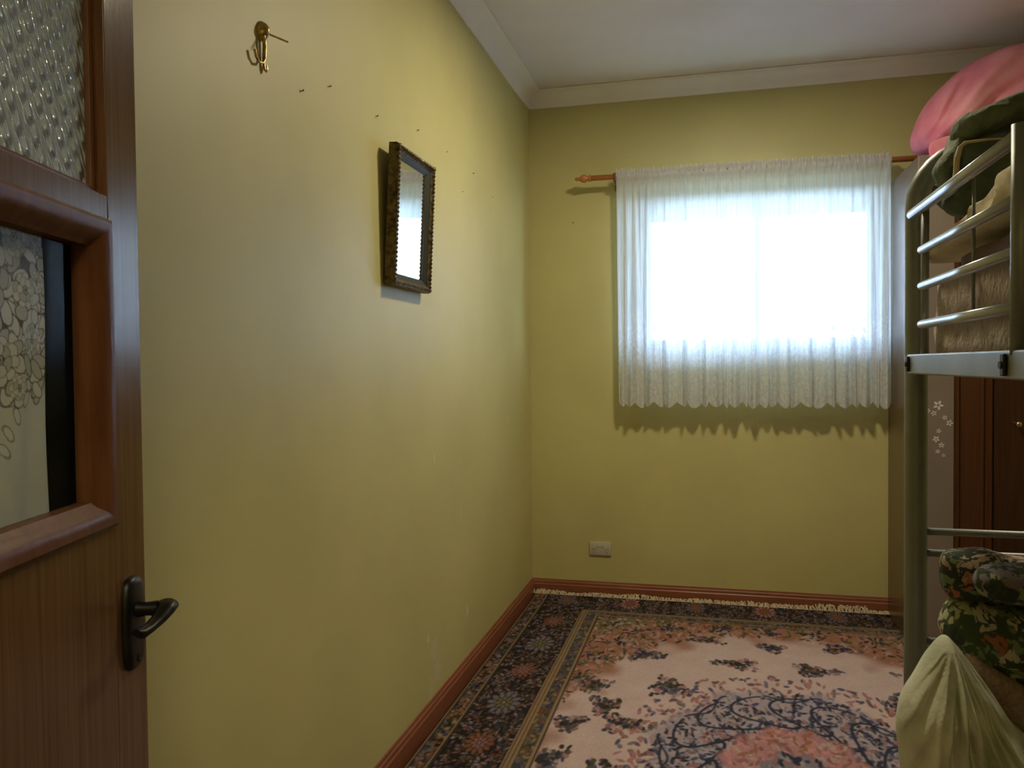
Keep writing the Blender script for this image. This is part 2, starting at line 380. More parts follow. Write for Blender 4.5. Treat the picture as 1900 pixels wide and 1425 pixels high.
# ---- window
win = bpy.data.objects.new('window_1', None); COL.objects.link(win); win.location = ((WX0+WX1)/2, D+.07, WZ0); win['kind'] = 'structure'
bm = bmesh.new(); fw = .035
ya, yb = D+.035, D+.105
add_box(bm, WX0, WX0+fw, ya, yb, WZ0, WZ1, .002); add_box(bm, WX1-fw, WX1, ya, yb, WZ0, WZ1, .002)
add_box(bm, WX0+fw, WX1-fw, ya, yb, WZ0, WZ0+fw, .002); add_box(bm, WX0+fw, WX1-fw, ya, yb, WZ1-fw, WZ1, .002)
link('window_frame', bm, M['alu'], win)
mx_ = 1.19
for x0, x1, yy in ((WX0+fw, mx_+.02, D+.075), (mx_-.02, WX1-fw, D+.045)):
    bm = bmesh.new(); s = .03
    z0, z1 = WZ0+fw, WZ1-fw
    add_box(bm, x0, x0+s, yy, yy+.022, z0, z1, .002); add_box(bm, x1-s, x1, yy, yy+.022, z0, z1, .002)
    add_box(bm, x0+s, x1-s, yy, yy+.022, z0, z0+s, .002); add_box(bm, x0+s, x1-s, yy, yy+.022, z1-s, z1, .002)
    sa = link('sash', bm, M['alu'], win)
    g = link('pane', box(x0+s, x1-s, yy+.009, yy+.013, z0+s, z1-s), M['glass']); g.parent = sa; g.matrix_parent_inverse = sa.matrix_parent_inverse.copy() @ Matrix.Identity(4)
    g.matrix_parent_inverse = Matrix.Translation(win.location).inverted(); g.matrix_parent_inverse = Matrix.Identity(4)
# outside: eave, ground, boundary fence (seen only as tone through the lace)
struct(link('trim_4', box(-.6, 3.4, D+T, D+.95, 2.145, 2.25), M['render']))
struct(link('ground', box(-12, 14, D+T, D+14, -.3, -.15), M['ground']))
fn = bmesh.new()
for i in range(40): add_box(fn, -4+i*.25, -4+i*.25+.24, D+3.0, D+3.03+.02*(i % 2), -.15, 1.43)
tag(link('boundary_fence', fn, M['fence']), 'blue-grey panel fence outside the window, behind the lace', 'fence')

# ---- doorway trim behind the camera
bm = bmesh.new()
add_box(bm, DX0-.05, DX0, FW-.11, FW+.015, 0, 2.06); add_box(bm, DX1, DX1+.05, FW-.11, FW+.0, 0, 2.06); add_box(bm, DX0-.05, DX1+.05, FW-.11, FW+.0, 2.06, 2.11)
for v in bm.verts: v.co.y = max(min(v.co.y, FW+.012), FW-.112)
struct(link('trim_5', bm, M['skirt']))

# ================================================================== DOOR (open, on the left)
P0 = Vector((.31493, .79388, 0)); dd = Vector((-.268254, .963348, 0)); nv = Vector((.963348, .268254, 0))
def DW(s, z, n=0): return P0 - dd*s + nv*n + Vector((0, 0, z))
door = bpy.data.objects.new('door_1', None); COL.objects.link(door); door.location = DW(.82, 0); door['kind'] = 'structure'
XF = lambda c: DW(c.x, c.z, c.y)            # local: x = distance from free edge, y = out of the face, z = height
TH = .036; DWID = .815
S0, S1 = .073, DWID-.073                    # stiles
OPEN = [(.20, .62), (1.085, 1.409), (1.435, 1.93)]
bm = bmesh.new()
for a, b in ((0, S0), (S1, DWID)): add_box(bm, a, b, -TH, 0, .01, 2.03, .0015, XF)
link('stile', bm, M['door'], door)
bm = bmesh.new()
add_box(bm, S0, S1, -TH, 0, .01, 1.085, 0, XF)
link('lower_panel', bm, M['door'], door)
bm = bmesh.new(); add_box(bm, S0, S1, -TH, 0, 1.409, 1.435, .001, XF); add_box(bm, S0, S1, -TH, 0, 1.93, 2.03, .001, XF)
link('rail', bm, M['door'], door)
def bead(z0, z1, wdt, dep, rnd, lip=0):
    """moulded frame round an opening; wdt = width, runs from the face back to dep"""
    bm = bmesh.new()
    if rnd: prof = [(0, -.001), (.0, .004), (.004, .0065), (wdt*.35, .006), (wdt*.6, .002), (wdt*.8, -.004), (wdt, -.008), (wdt, -dep), (0, -dep)]
    else: prof = [(0, -.0008), (.001, -.009), (.003, -.0102), (.006, -.0098), (.0085, -.0115), (.010, -.0165), (.010, -dep), (0, -dep)]
    rings = []
    for (sx_, sz_) in ((0, 0), (1, 0), (1, 1), (0, 1)):
        ring = []
        for t, n in prof:
            s = (S0+t) if sx_ == 0 else (S1-t); z = (z0+t) if sz_ == 0 else (z1-t)
            ring.append(bm.verts.new(DW(s, z, n)))
        rings.append(ring)
    k = len(prof)
    for i in range(4):
        a, b = rings[i], rings[(i+1) % 4]
        for j in range(k): bm.faces.new((a[j], a[(j+1) % k], b[(j+1) % k], b[j]))
    return bm
ub = weighted(link('glazing_bead', bead(1.435, 1.93, .028, .024, False), M['bead'], door), 30)
lb = weighted(link('glazing_bead', bead(1.085, 1.409, .030, .024, True), M['bead'], door), 30)
# patterned glass with its own local frame so the pattern lies in the pane
pg = bmesh.new(); add_box(pg, -.35, .35, -.002, .002, -.26, .26)
me = bpy.data.meshes.new('patterned_glass'); pg.to_mesh(me); pg.free(); me.materials.append(M['pglass'])
go = bpy.data.objects.new('patterned_glass', me); COL.objects.link(go); go.parent = door
cpos = DW(.4075, 1.6825, -.019)
rotz = math.atan2(-dd.y, -dd.x)
go.matrix_parent_inverse = Matrix.Identity(4); go.location = cpos-door.location; go.rotation_euler = (0, 0, rotz); go.scale = (.665/.70, 1, .491/.52)
link('clear_glass', box(S0+.028, S1-.028, -.021, -.018, 1.108, 1.386, xf=XF), M['doorglass'], door)
link('gap_shade_sheet', box(S0+.001, S1-.001, -TH+.0005, -TH+.002, 1.087, 1.407, xf=XF), M['dark'], door)['label'] = 'added dark sheet standing in for the shade behind the lower pane'  # added sheet, not a door part: paints the gap behind the pane dark
# lever handle
hd = empty('door_lever_handle', (0, 0, 0), None, None); del_ = hd
bpy.data.objects.remove(hd)
bm = bmesh.new(); pl = []
zc_, hw, hh = .970, .0225, .052
for k in range(24):
    a = 2*PI*k/24
    pl.append((.040+hw*math.copysign(abs(math.cos(a))**.55, math.cos(a)), zc_+hh*math.copysign(abs(math.sin(a))**.75, math.sin(a))))
for lev, sc_, n in ((0, 1, .0003), (1, 1, .005), (2, .86, .009)):
    pass
rg = [[bm.verts.new(DW(.040+(s-.040)*q, zc_+(z-zc_)*q2, n)) for s, z in pl] for q, q2, n in ((1, 1, .0003), (1, 1, .004), (.9, .95, .0075), (.7, .86, .009))]
for i in range(3):
    for k in range(24): bm.faces.new((rg[i][k], rg[i][(k+1) % 24], rg[i+1][(k+1) % 24], rg[i+1][k]))
bm.faces.new(rg[0]); bm.faces.new(rg[3])
bp_ = weighted(link('handle_backplate', bm, M['bronze'], door), 40)
bm = bmesh.new()
add_tube(bm, [DW(.040, .985, .006), DW(.040, .985, .018), DW(.038, .985, .030)], [.010, .0075, .0085], 14)
add_tube(bm, [DW(.030, .990, .040), DW(.034, .988, .040), DW(.046, .984, .040), DW(.060, .979, .039), DW(.076, .975, .036), (DW(.090, .974, .033)), DW(.097, .977, .031)], [.007, .0115, .0105, .0085, .0075, .0085, .005], 14, sy=.7)
lv = weighted(link('handle', bm, M['bronze'], door), 60)
bm = bmesh.new(); add_tube(bm, [DW(.040, .93, .008), DW(.040, .93, .0105)], .004, 10); k_ = link('keyhole_cover', bm, M['black'], door)

# ---- canvases for woven patterns
class Canvas:
    def __init__(s, x0, x1, y0, y1, res, col):
        s.x0, s.y0, s.res = x0, y0, res; s.w = int((x1-x0)/res)+1; s.h = int((y1-y0)/res)+1
        s.a = np.empty((s.h, s.w, 3), np.float32); s.a[:] = col
        s.ys = 1.0; s.X = x0+np.arange(s.w)*res; s.Y = y0+np.arange(s.h)*res
    def ell(s, cx, cy, a, b, ang, col, edge=None, ew=.3, clip=None):
        m = max(a, b)*1.05*s.ys+s.res
        i0, i1 = int((cx-m-s.x0)/s.res), int((cx+m-s.x0)/s.res)+2; j0, j1 = int((cy-m-s.y0)/s.res), int((cy+m-s.y0)/s.res)+2
        i0, j0 = max(i0, 0), max(j0, 0); i1, j1 = min(i1, s.w), min(j1, s.h)
        if i1 <= i0 or j1 <= j0: return
        X, Y = np.meshgrid(s.X[i0:i1]-cx, (s.Y[j0:j1]-cy)/s.ys)
        c, n = math.cos(ang), math.sin(ang)
        d = np.sqrt(((X*c+Y*n)/a)**2+((-X*n+Y*c)/b)**2)
        al = np.clip((1-d)*min(a, b)/s.res+.5, 0, 1)[..., None]
        if clip is not None: al = al*clip[j0:j1, i0:i1, None]
        sub = s.a[j0:j1, i0:i1]
        if edge is not None:
            sub[:] = sub*(1-al)+np.array(edge, np.float32)*al
            k = 1-ew; al = np.clip((k-d)*min(a, b)/s.res+.5, 0, 1)[..., None]
            if clip is not None: al = al*clip[j0:j1, i0:i1, None]
        sub[:] = sub*(1-al)+np.array(col, np.float32)*al

# lace curtain tied to the door's lower pane
cv = Canvas(0, .30, 0, .30, .001, (.52, .49, .40))
# s runs 0..0.3 from the right hand edge of the cloth, z 0..0.30 up
LIGHT, MID, DARK = (.55, .51, .41), (.42, .385, .30), (.07, .06, .045)
for j in range(cv.h):
    z = cv.Y[j]
    if z > .115: cv.a[j] = np.array(DARK)*1.6 if z > .14 else np.array(LIGHT)*(1-(z-.115)/.025)+np.array(DARK)*1.6*((z-.115)/.025)
def flower(cx, cy, r, n=6):
    a0 = R.random()*6
    for k in range(n):
        a = a0+2*PI*k/n
        cv.ell(cx+math.cos(a)*r*.58, cy+math.sin(a)*r*.58, r*.50, r*.36, a, LIGHT if R.random() < .6 else MID, DARK, .13)
    for q in (.36, .24, .12): cv.ell(cx, cy, r*q, r*q*.9, a0, MID if q != .24 else LIGHT, DARK, .22)
for k in range(520):
    x, z = R.uniform(0, .3), R.uniform(.115, .3)
    cv.ell(x, z, R.uniform(.008, .016), R.uniform(.005, .009), R.uniform(0, 3), LIGHT if R.random() < .5 else MID, DARK, .13)
def rose(cx, cy, r):
    for q, n in ((.72, 9), (.42, 6)):
        a0 = R.random()*6
        for k in range(n):
            a = a0+2*PI*k/n+R.uniform(-.15, .15)
            cv.ell(cx+math.cos(a)*r*q, cy+math.sin(a)*r*q, r*R.uniform(.24, .34), r*R.uniform(.20, .28), a+PI/2, LIGHT if R.random() < .7 else MID, DARK, .10)
    cv.ell(cx, cy, r*.26, r*.2, a0, MID, DARK, .2); cv.ell(cx, cy, r*.1, r*.08, a0, DARK)
for (x, z, r) in ((.096, .225, .042), (.036, .215, .018), (.022, .170, .017), (.066, .150, .024), (.108, .155, .022), (.05, .262, .02), (.14, .265, .024), (.19, .22, .036), (.24, .16, .03), (.042, .125, .013), (.012, .265, .013), (.27, .25, .034), (.17, .14, .022), (.012, .225, .012), (.088, .118, .014)):
    rose(x, z, r)
for (x, z, a) in ((.045, .10, 1.2), (.055, .085, 1.0), (.06, .07, .9), (.03, .115, 2.1), (.12, .1, 1.1), (.18, .1, .7)):
    cv.ell(x, z, .009, .0042, a, LIGHT, DARK, .16)
ns, nz_ = 300, 290
S, Z = np.meshgrid(np.linspace(0, .58, ns*2), np.linspace(0, .272, nz_))
P = np.zeros((nz_, ns*2, 3))
right = .1515+.004*np.sin(Z*20)+.012*np.clip((.07-Z)/.07, 0, 1)**1.5*0
sw = np.minimum(right+S, S1-.01)
fold = .0035*np.sin(S*150+Z*12)*np.clip(1-Z*2.2, .1, 1)+.003*np.sin(S*61+1-Z*8)
nofs = -.0265+fold*.55
base = np.array(P0)
for i in range(3): P[..., i] = base[i]-dd[i]*sw+nv[i]*nofs
P[..., 2] = 1.110+Z
ci = np.clip((np.where(S > .3, .6-S, S)/cv.res).astype(int), 0, cv.w-1); cj = np.clip(((Z+.0)/cv.res).astype(int), 0, cv.h-1)
tag(grid_mesh('door_curtain', P, attr_mat('floral_lace_cloth', .9, .25, 900), None, cv.a[cj, ci]), 'cream floral lace curtain behind the lower glass pane of the open door', 'curtain')

# ================================================================== LEFT WALL
# coat hook
ht, hb = W(500, 38, 0, .02), W(500, 130, 0, .02)
hy = .5*(ht.y+hb.y)
hk = empty('coat_hook', (0, hy, .5*(ht.z+hb.z)), 'small brass coat hook with an oval top, screwed high on the yellow wall', 'hook')
bm = bmesh.new()
zc = ht.z-.022
add_lathe(bm, [(.0001, .019), (.006, .018), (.011, .013), (.015, .005), (.016, .0)], lambda c: Vector((c.z+.001, hy+c.x, zc+c.y*1.35)), 24)
weighted(link('mounting_plate', bm, M['brass'], hk), 50)
bm = bmesh.new()
pts = [(.006, hy, zc-.015), (.006, hy+.001, zc-.035), (.005, hy, zc-.055), (.005, hy+.001, zc-.075), (.006, hy+.003, zc-.083), (.007, hy+.006, zc-.085), (.007, hy+.009, zc-.080), (.006, hy+.008, zc-.072)]
add_tube(bm, [Vector(p) for p in pts], .0032, 10)
pts = [Vector((.010, hy-.006, zc-.012)), Vector((.012, hy-.003, zc-.035)), Vector((.010, hy-.003, zc-.062)), Vector((.010, hy-.010, zc-.073)), Vector((.010, hy-.026, zc-.077)), Vector((.010, hy-.038, zc-.069)), Vector((.010, hy-.043, zc-.055))]
add_tube(bm, pts, [.0035, .003, .003, .003, .003, .003, .0036], 10)
weighted(link('hook_arm', bm, M['brass'], hk), 60)
add = tube([(.012, hy+.004, zc-.004), (.052, hy+.024, zc-.020)], .0022, 8)
weighted(link('screw', add, M['brass'], hk), 60)
# nails
NL = [(559, 169, 'nearest the coat hook, below and right of it'), (610, 161, 'second from the coat hook'), (698, 216, 'above and left of the mirror'), (774, 242, 'directly above the mirror'), (828, 282, 'just right of the mirror top corner'), (877, 322, 'between the mirror and the room corner'), (857, 356, 'faint, low and right of the mirror top'), (913, 366, 'closest to the room corner')]
proto = None
for px, py, t in NL:
    p = W(px, py, 0, 0.0)
    if proto is None:
        bm = bmesh.new(); add_tube(bm, [(0, 0, 0), (.009, 0, .0015)], .0014, 8); add_lathe(bm, [(.0034, .009), (.0036, .0098), (.0030, .0106)], lambda c: Vector((c.z, c.x, c.y+.0016)), 10)
        proto = link('wall_nail', bm, M['iron']); o = proto
    else:
        o = proto.copy(); COL.objects.link(o)
    o.location = p; s_ = .5 if ('faint' in t or 'corner' in t and 'closest' in t or 'just right' in t) else .85
    o.scale = (.6, s_, s_)
    tag(o, 'small nail in the left wall, '+t, 'nail', 'nails left in the yellow wall')
o = proto.copy(); COL.objects.link(o); p = W(1064, 414, 1, D); o.location = p; o.rotation_euler = (0, 0, -PI/2); o.scale = (1, .8, .8)
tag(o, 'small dark nail in the back wall, left of the curtain below the rod', 'nail', 'nails left in the yellow wall')
# mirror
zb, zt = 1.492, 1.915
tilt = math.radians(3.0); my0, my1 = 2.238, 2.562; fwid, fdep = .040, .032
mr_ = empty('wall_mirror', (.004, (my0+my1)/2, zb), 'framed rectangular mirror with carved dark gilt frame tilted forward on the left wall', 'mirror')
def MXF(c):   # local x out of wall, y along wall, z up -> tilted about the bottom edge
    x, z = c.x, c.z
    return Vector((.004+x*math.cos(tilt)+z*math.sin(tilt), c.y, zb+z*math.cos(tilt)-x*math.sin(tilt)+.003))
hgt = zt-zb
M['frame'] = mat('dark_carved_gilt', (.075, .05, .02), .42, .35, .5, .4, 70, bump=.6, bscale=90, bdist=.003, col2=(.20, .145, .06))
M['frame_in'] = mat('frame_inner_slip', (.035, .045, .04), .55, .1, .3)
bm = bmesh.new(); prof = [(0, 0), (0, fdep*.75), (.004, fdep), (.012, fdep*1.05), (.018, fdep*.82), (.022, fdep*.74), (.022, 0)]
prof2 = [(.022, 0), (.022, fdep*.70), (.030, fdep*.60), (fwid, fdep*.42), (fwid, 0)]
def frame_ring(bm, prof):
    rings = []
    for sy_, sz_ in ((0, 0), (1, 0), (1, 1), (0, 1)):
        rings.append([bm.verts.new(MXF(Vector((x, my0+t if sy_ == 0 else my1-t, t if sz_ == 0 else hgt-t)))) for t, x in prof])
    k = len(prof)
    for i in range(4):
        a, b = rings[i], rings[(i+1) % 4]
        for j in range(k): bm.faces.new((a[j], a[(j+1) % k], b[(j+1) % k], b[j]))
frame_ring(bm, prof)
for (ax_, L0, L1) in (('y', my0, my1), ('z', 0, hgt)):   # carved beads along the outer moulding
    n = int((L1-L0)/.013)
    for k in range(n):
        c = L0+(k+.5)*(L1-L0)/n
        for e in (0, 1):
            q = Vector((fdep*1.0, c, .010 if e == 0 else hgt-.010)) if ax_ == 'y' else Vector((fdep*1.0, my0+.010 if e == 0 else my1-.010, c))
            r = bmesh.ops.create_icosphere(bm, subdivisions=1, radius=.0052)
            for v in r['verts']: v.co = MXF(q+v.co)
weighted(link('mirror_frame', bm, M['frame'], mr_), 30)
bm = bmesh.new(); frame_ring(bm, prof2); weighted(link('inner_slip', bm, M['frame_in'], mr_), 30)
bm = bmesh.new(); add_box(bm, fdep*.3, fdep*.42, my0+fwid-.002, my1-fwid+.002, fwid-.002, hgt-fwid+.002, 0, MXF); link('mirror_glass', bm, M['mirror'], mr_)
bm = bmesh.new(); add_box(bm, .0005, fdep*.29, my0+fwid-.01, my1-fwid+.01, fwid-.01, hgt-fwid+.01, 0, MXF); link('back_board', bm, M['brownb'], mr_)

# ================================================================== BACK WALL
# power outlet
p = W(1114, 1017.5, 1, D)
po = empty('power_outlet', (p.x, D, p.z), 'ivory double power point low on the back wall under the window, left side', 'power outlet')
bm = bmesh.new(); add_box(bm, p.x-.058, p.x+.058, D-.010, D-.0005, p.z-.036, p.z+.036, .003); weighted(link('plate', bm, M['plastic'], po), 40)
for sgn in (-1, 1):
    bm = bmesh.new()
    for (dx, dz, a) in ((-.0065, .004, .5), (.0065, .004, -.5), (0, -.011, 0)):
        rt = Matrix.Rotation(a, 4, 'Y')
        vs = add_box(bm, -.001, .001, -.0005, .001, -.0045, .0045)
        for v in vs: v.co = rt @ v.co+Vector((p.x+sgn*.034+dx, D-.0108, p.z-.008+dz))
    link('socket_holes', bm, M['socket'], po)
    bm = bmesh.new(); add_box(bm, p.x+sgn*.012-.006, p.x+sgn*.012+.006, D-.0135, D-.0095, p.z+.008, p.z+.024, .001); link('rocker_switch', bm, M['plastic'], po)

# curtain rod
RY = D-.115
ra, rb = W(1094, 331, 1, RY), W(1694, 294, 1, RY)
ra.z, rb.z = ra.z, rb.z
slope = (rb.z-ra.z)/(rb.x-ra.x)
zrod = lambda x: ra.z+(x-ra.x)*slope
xe = 2.12
cr = empty('curtain_rod', ((ra.x+xe)/2, RY, zrod(1.2)), 'turned honey-coloured wooden curtain rod above the window', 'curtain rod')
link('pole', tube([(ra.x, RY, ra.z), (xe, RY, zrod(xe))], .0135, 18), M['rod'], cr, True)
def finial(x, sg):
    bm = bmesh.new()
    prof = [(.0135, 0), (.0135, .004), (.019, .006), (.019, .012), (.012, .015), (.015, .024), (.0205, .034), (.0215, .042), (.018, .052), (.011, .060), (.0075, .066), (.0095, .070), (.0105, .075), (.008, .082), (.003, .086)]
    add_lathe(bm, prof, lambda c: Vector((x+sg*c.z, RY+c.x, zrod(x)+c.y)), 20)
    return weighted(link('finial', bm, M['rod'], cr), 60)
finial(ra.x+.01, -1); finial(xe-.01, 1)
for bx_ in (W(1141, 330, 1, RY).x, 2.0):
    bm = bmesh.new(); z = zrod(bx_)
    add_box(bm, bx_-.007, bx_+.007, RY-.019, D-.008, z-.024, z-.0138, .002)
    add_box(bm, bx_-.008, bx_+.008, RY-.0185, RY-.0138, z-.024, z+.016, .002)
    add_box(bm, bx_-.012, bx_+.012, D-.010, D-.0005, z-.05, z+.03, .002)
    weighted(link('bracket', bm, mat('bracket_dark_wood', (.16, .06, .025), .5), cr), 40)

# lace curtain
cx0, cx1 = W(1144, 500, 1, RY).x, min(W(1655, 500, 1, RY).x, 1.776)
zb_ = W(1150, 752, 1, RY).z
nu, nvv = 900, 220
U, V = np.meshgrid(np.linspace(0, 1, nu), np.linspace(0, 1, nvv))
rng = np.random.RandomState(3)
ph = np.cumsum(rng.uniform(.5, 1.5, nu)); ph = ph/ph[-1]*2*PI
f1 = np.sin(ph*34)*1.0+.5*np.sin(ph*57+1)+.35*np.sin(ph*21+2)
f2 = np.sin(ph*26+.8)+.55*np.sin(ph*41+2)+.5*np.sin(ph*11)
K = np.clip((V-.03)/.5, 0, 1)
X = cx0+(cx1-cx0)*U
X += .006*np.sin(ph*40)*(1-V)*.4+ (V**1.2)*.010*np.sin(ph*13+.6)
ztop = np.vectorize(zrod)(cx0+(cx1-cx0)*U)+.034+.004*np.sin(ph*90)+.003*np.sin(ph*57)
# right side of the cloth slants a little at the head
zbot = zb_+.004*np.sin(ph*9)-.026*np.abs(np.sin(ph*13+.9*np.sin(ph*2)))+.016
Zc = ztop+(zbot-ztop)*V
amp = .006
Yc = RY+(f1*(1-K)*.0035+f2*K*.0135)
rodband = np.exp(-((Zc-(ztop-.034))/.030)**2)
Yc = np.where(True, Yc-(.0205+.0025*np.sin(ph*90))*rodband, Yc)
Yc = np.minimum(Yc, D-.03)
P = np.stack([X, Yc, Zc], -1)
UVc = np.stack([U, V], -1)
def lace():
    m = bpy.data.materials.new('white_lace'); m.use_nodes = True; nt = m.node_tree; nt.nodes.clear(); L = nt.links.new
    out = nn(nt, 'ShaderNodeOutputMaterial'); tr = nn(nt, 'ShaderNodeBsdfTransparent'); df = nn(nt, 'ShaderNodeBsdfDiffuse'); tl = nn(nt, 'ShaderNodeBsdfTranslucent')
    df.inputs[0].default_value = (.82, .83, .87, 1); tl.inputs[0].default_value = (.78, .82, .86, 1)
    a = nn(nt, 'ShaderNodeMixShader'); a.inputs[0].default_value = .5; L(df.outputs[0], a.inputs[1]); L(tl.outputs[0], a.inputs[2])
    uv = nn(nt, 'ShaderNodeUVMap'); sp = nn(nt, 'ShaderNodeSeparateXYZ'); L(uv.outputs[0], sp.inputs[0])
    # fine vertical threads
    mp = nn(nt, 'ShaderNodeMapping'); mp.inputs['Scale'].default_value = (210, 7, 1); L(uv.outputs[0], mp.inputs[0])
    n1 = nn(nt, 'ShaderNodeTexNoise'); n1.inputs['Scale'].default_value = 1; n1.inputs['Detail'].default_value = 3; L(mp.outputs[0], n1.inputs['Vector'])
    # floral band low down
    mp2 = nn(nt, 'ShaderNodeMapping'); mp2.inputs['Scale'].default_value = (60, 26, 1); L(uv.outputs[0], mp2.inputs[0])
    vo = nn(nt, 'ShaderNodeTexVoronoi', feature='DISTANCE_TO_EDGE'); vo.inputs['Scale'].default_value = 1.3; L(mp2.outputs[0], vo.inputs['Vector'])
    n3 = nn(nt, 'ShaderNodeTexNoise'); n3.inputs['Scale'].default_value = 2.2; n3.inputs['Detail'].default_value = 4; L(mp2.outputs[0], n3.inputs['Vector'])
    fl = nn(nt, 'ShaderNodeMapRange'); L(vo.outputs['Distance'], fl.inputs[0]); fl.inputs[1].default_value = .04; fl.inputs[2].default_value = .16
    fm = nn(nt, 'ShaderNodeMapRange'); L(n3.outputs['Fac'], fm.inputs[0]); fm.inputs[1].default_value = .42; fm.inputs[2].default_value = .6
    fx = nn(nt, 'ShaderNodeMath', operation='MULTIPLY'); L(fl.outputs[0], fx.inputs[0]); L(fm.outputs[0], fx.inputs[1])
    band = nn(nt, 'ShaderNodeMapRange'); L(sp.outputs['Y'], band.inputs[0]); band.inputs[1].default_value = .58; band.inputs[2].default_value = .86
    bx2 = nn(nt, 'ShaderNodeMath', operation='MULTIPLY'); L(fx.outputs[0], bx2.inputs[0]); L(band.outputs[0], bx2.inputs[1])
    base = nn(nt, 'ShaderNodeMapRange'); L(n1.outputs['Fac'], base.inputs[0]); base.inputs[1].default_value = .3; base.inputs[2].default_value = .7; base.inputs[3].default_value = .74; base.inputs[4].default_value = .99
    ad = nn(nt, 'ShaderNodeMath', operation='MULTIPLY_ADD'); L(bx2.outputs[0], ad.inputs[0]); ad.inputs[1].default_value = .55; L(base.outputs[0], ad.inputs[2])
    # dense heading
    hd = nn(nt, 'ShaderNodeMapRange'); L(sp.outputs['Y'], hd.inputs[0]); hd.inputs[1].default_value = .065; hd.inputs[2].default_value = .05; hd.inputs[3].default_value = 0; hd.inputs[4].default_value = .25
    a2 = nn(nt, 'ShaderNodeMath', operation='ADD', use_clamp=True); L(ad.outputs[0], a2.inputs[0]); L(hd.outputs[0], a2.inputs[1])
    mx = nn(nt, 'ShaderNodeMixShader'); L(a2.outputs[0], mx.inputs[0]); L(tr.outputs[0], mx.inputs[1]); L(a.outputs[0], mx.inputs[2]); L(mx.outputs[0], out.inputs[0])
    return m
tag(grid_mesh('lace_curtain', P, lace(), None, None, UVc), 'gathered white lace curtain with scalloped hem hanging over the window', 'curtain')
for px, t in ((1149, 'left'), (1650, 'right')):
    q = W(px, 600, 1, D-.02); x_ = min(q.x, 1.775)
    bm = bmesh.new(); add_tube(bm, [(x_, D-.0005, q.z), (x_, D-.012, q.z), (x_, D-.024, q.z+.001), (x_, D-.026, q.z+.008)], .0035, 8)
    add_box(bm, x_-.005, x_+.005, D-.004, D-.0003, q.z-.012, q.z+.010, .001)
    tag(link('curtain_hook', bm, M['iron'] if t == 'left' else M['plastic']), 'small %s wall hook at the %s edge of the lace curtain' % ('dark' if t == 'left' else 'white', t), 'hook', 'curtain hooks beside the window')

# ================================================================== WARDROBE
WDX, WDY, WDH = 1.785, 3.64, 2.10
wd = empty('wardrobe', ((WDX+2.74)/2, D-.3, 0), 'tall brown wooden wardrobe with glossy side, standing right of the window behind the bunk bed', 'wardrobe')
xr = 2.745
link('side_panel', box(WDX, WDX+.018, WDY+.02, D-.018, .0135, WDH, .001), M['wardrobe'], wd)
link('side_panel', box(xr-.018, xr, WDY+.02, D-.018, .0135, WDH, .001), M['wardrobe'], wd)
link('top_panel', box(WDX+.018, xr-.018, WDY+.02, D-.018, WDH-.02, WDH), M['wardrobe'], wd)
link('plinth', box(WDX+.018, xr-.018, WDY+.03, WDY+.05, .0135, .08), M['wardrobe_dark'], wd)
link('back_panel', box(WDX+.018, xr-.018, D-.026, D-.02, .0135, WDH-.02), M['wardrobe_dark'], wd)
xa, xb = 1.920, 2.065
fp = link('front_panel', box(WDX, xa, WDY, WDY+.019, .02, WDH, .001), M['panel'], wd); fp['label'] = 'pale taupe front panel with flower stickers'
bm = bmesh.new(); yy = WDY-.0012
def petal_flower(bm, cx, cz, r, n=5, yy=yy):
    for k in range(n):
        a = 2*PI*k/n+cx*31
        c = Vector((cx+math.cos(a)*r*.6, yy, cz+math.sin(a)*r*.6)); vs = []
        for j in range(10):
            b = 2*PI*j/10; u, v = math.cos(b)*r*.42, math.sin(b)*r*.26
            vs.append(bm.verts.new(c+Vector((u*math.cos(a)-v*math.sin(a), 0, u*math.sin(a)+v*math.cos(a)))))
        vt = [bm.verts.new(q.co+Vector((0, .0010, 0))) for q in vs]
        bm.faces.new(vs); bm.faces.new(vt)
        for j in range(10): bm.faces.new((vs[j], vs[(j+1) % 10], vt[(j+1) % 10], vt[j]))
for px, py, r in ((1741, 752, .020), (1733, 767, .012), (1762, 785, .014), (1753, 775, .010), (1742, 800, .010), (1737, 815, .014), (1747, 826, .012), (1722, 762, .010), (1740, 838, .010), (1751, 845, .008)):
    q = W(px, py, 1, yy); bm = bmesh.new(); petal_flower(bm, q.x, q.z, r)
    link('flower_sticker', bm, M['sticker'], wd)
bm = bmesh.new()
add_box(bm, xa+.002, xb, WDY+.002, WDY+.021, .08, WDH-.002, .001)
for a, b in ((xa+.010, xa+.018), (xb-.045, xb-.036), (xb-.012, xb-.006)): add_box(bm, a, b, WDY-.006, WDY+.003, .08, WDH-.002, .0015)
link('door_stile', bm, M['stile'], wd)
bm = bmesh.new(); add_box(bm, xb+.003, 2.43, WDY+.004, WDY+.022, .08, WDH-.002, .001); d1 = link('door', bm, M['wardrobe_dark'], wd)
bm = bmesh.new(); add_box(bm, 2.434, xr, WDY+.004, WDY+.022, .08, WDH-.002, .001); d2 = link('door', bm, M['wardrobe_dark'], wd)
q = W(1888, 787, 1, WDY)
bm = bmesh.new(); add_lathe(bm, [(.006, 0), (.005, .010), (.010, .016), (.012, .022), (.009, .028), (.002, .030)], lambda c: Vector((q.x+c.x, WDY+.004-c.z, q.z+c.y)), 16)
kn = link('knob', bm, M['brass'], d1, True); kn.matrix_parent_inverse = Matrix.Identity(4); 
for ch in (kn,):
    ch.parent = d1; ch.matrix_parent_inverse = Matrix.Identity(4)

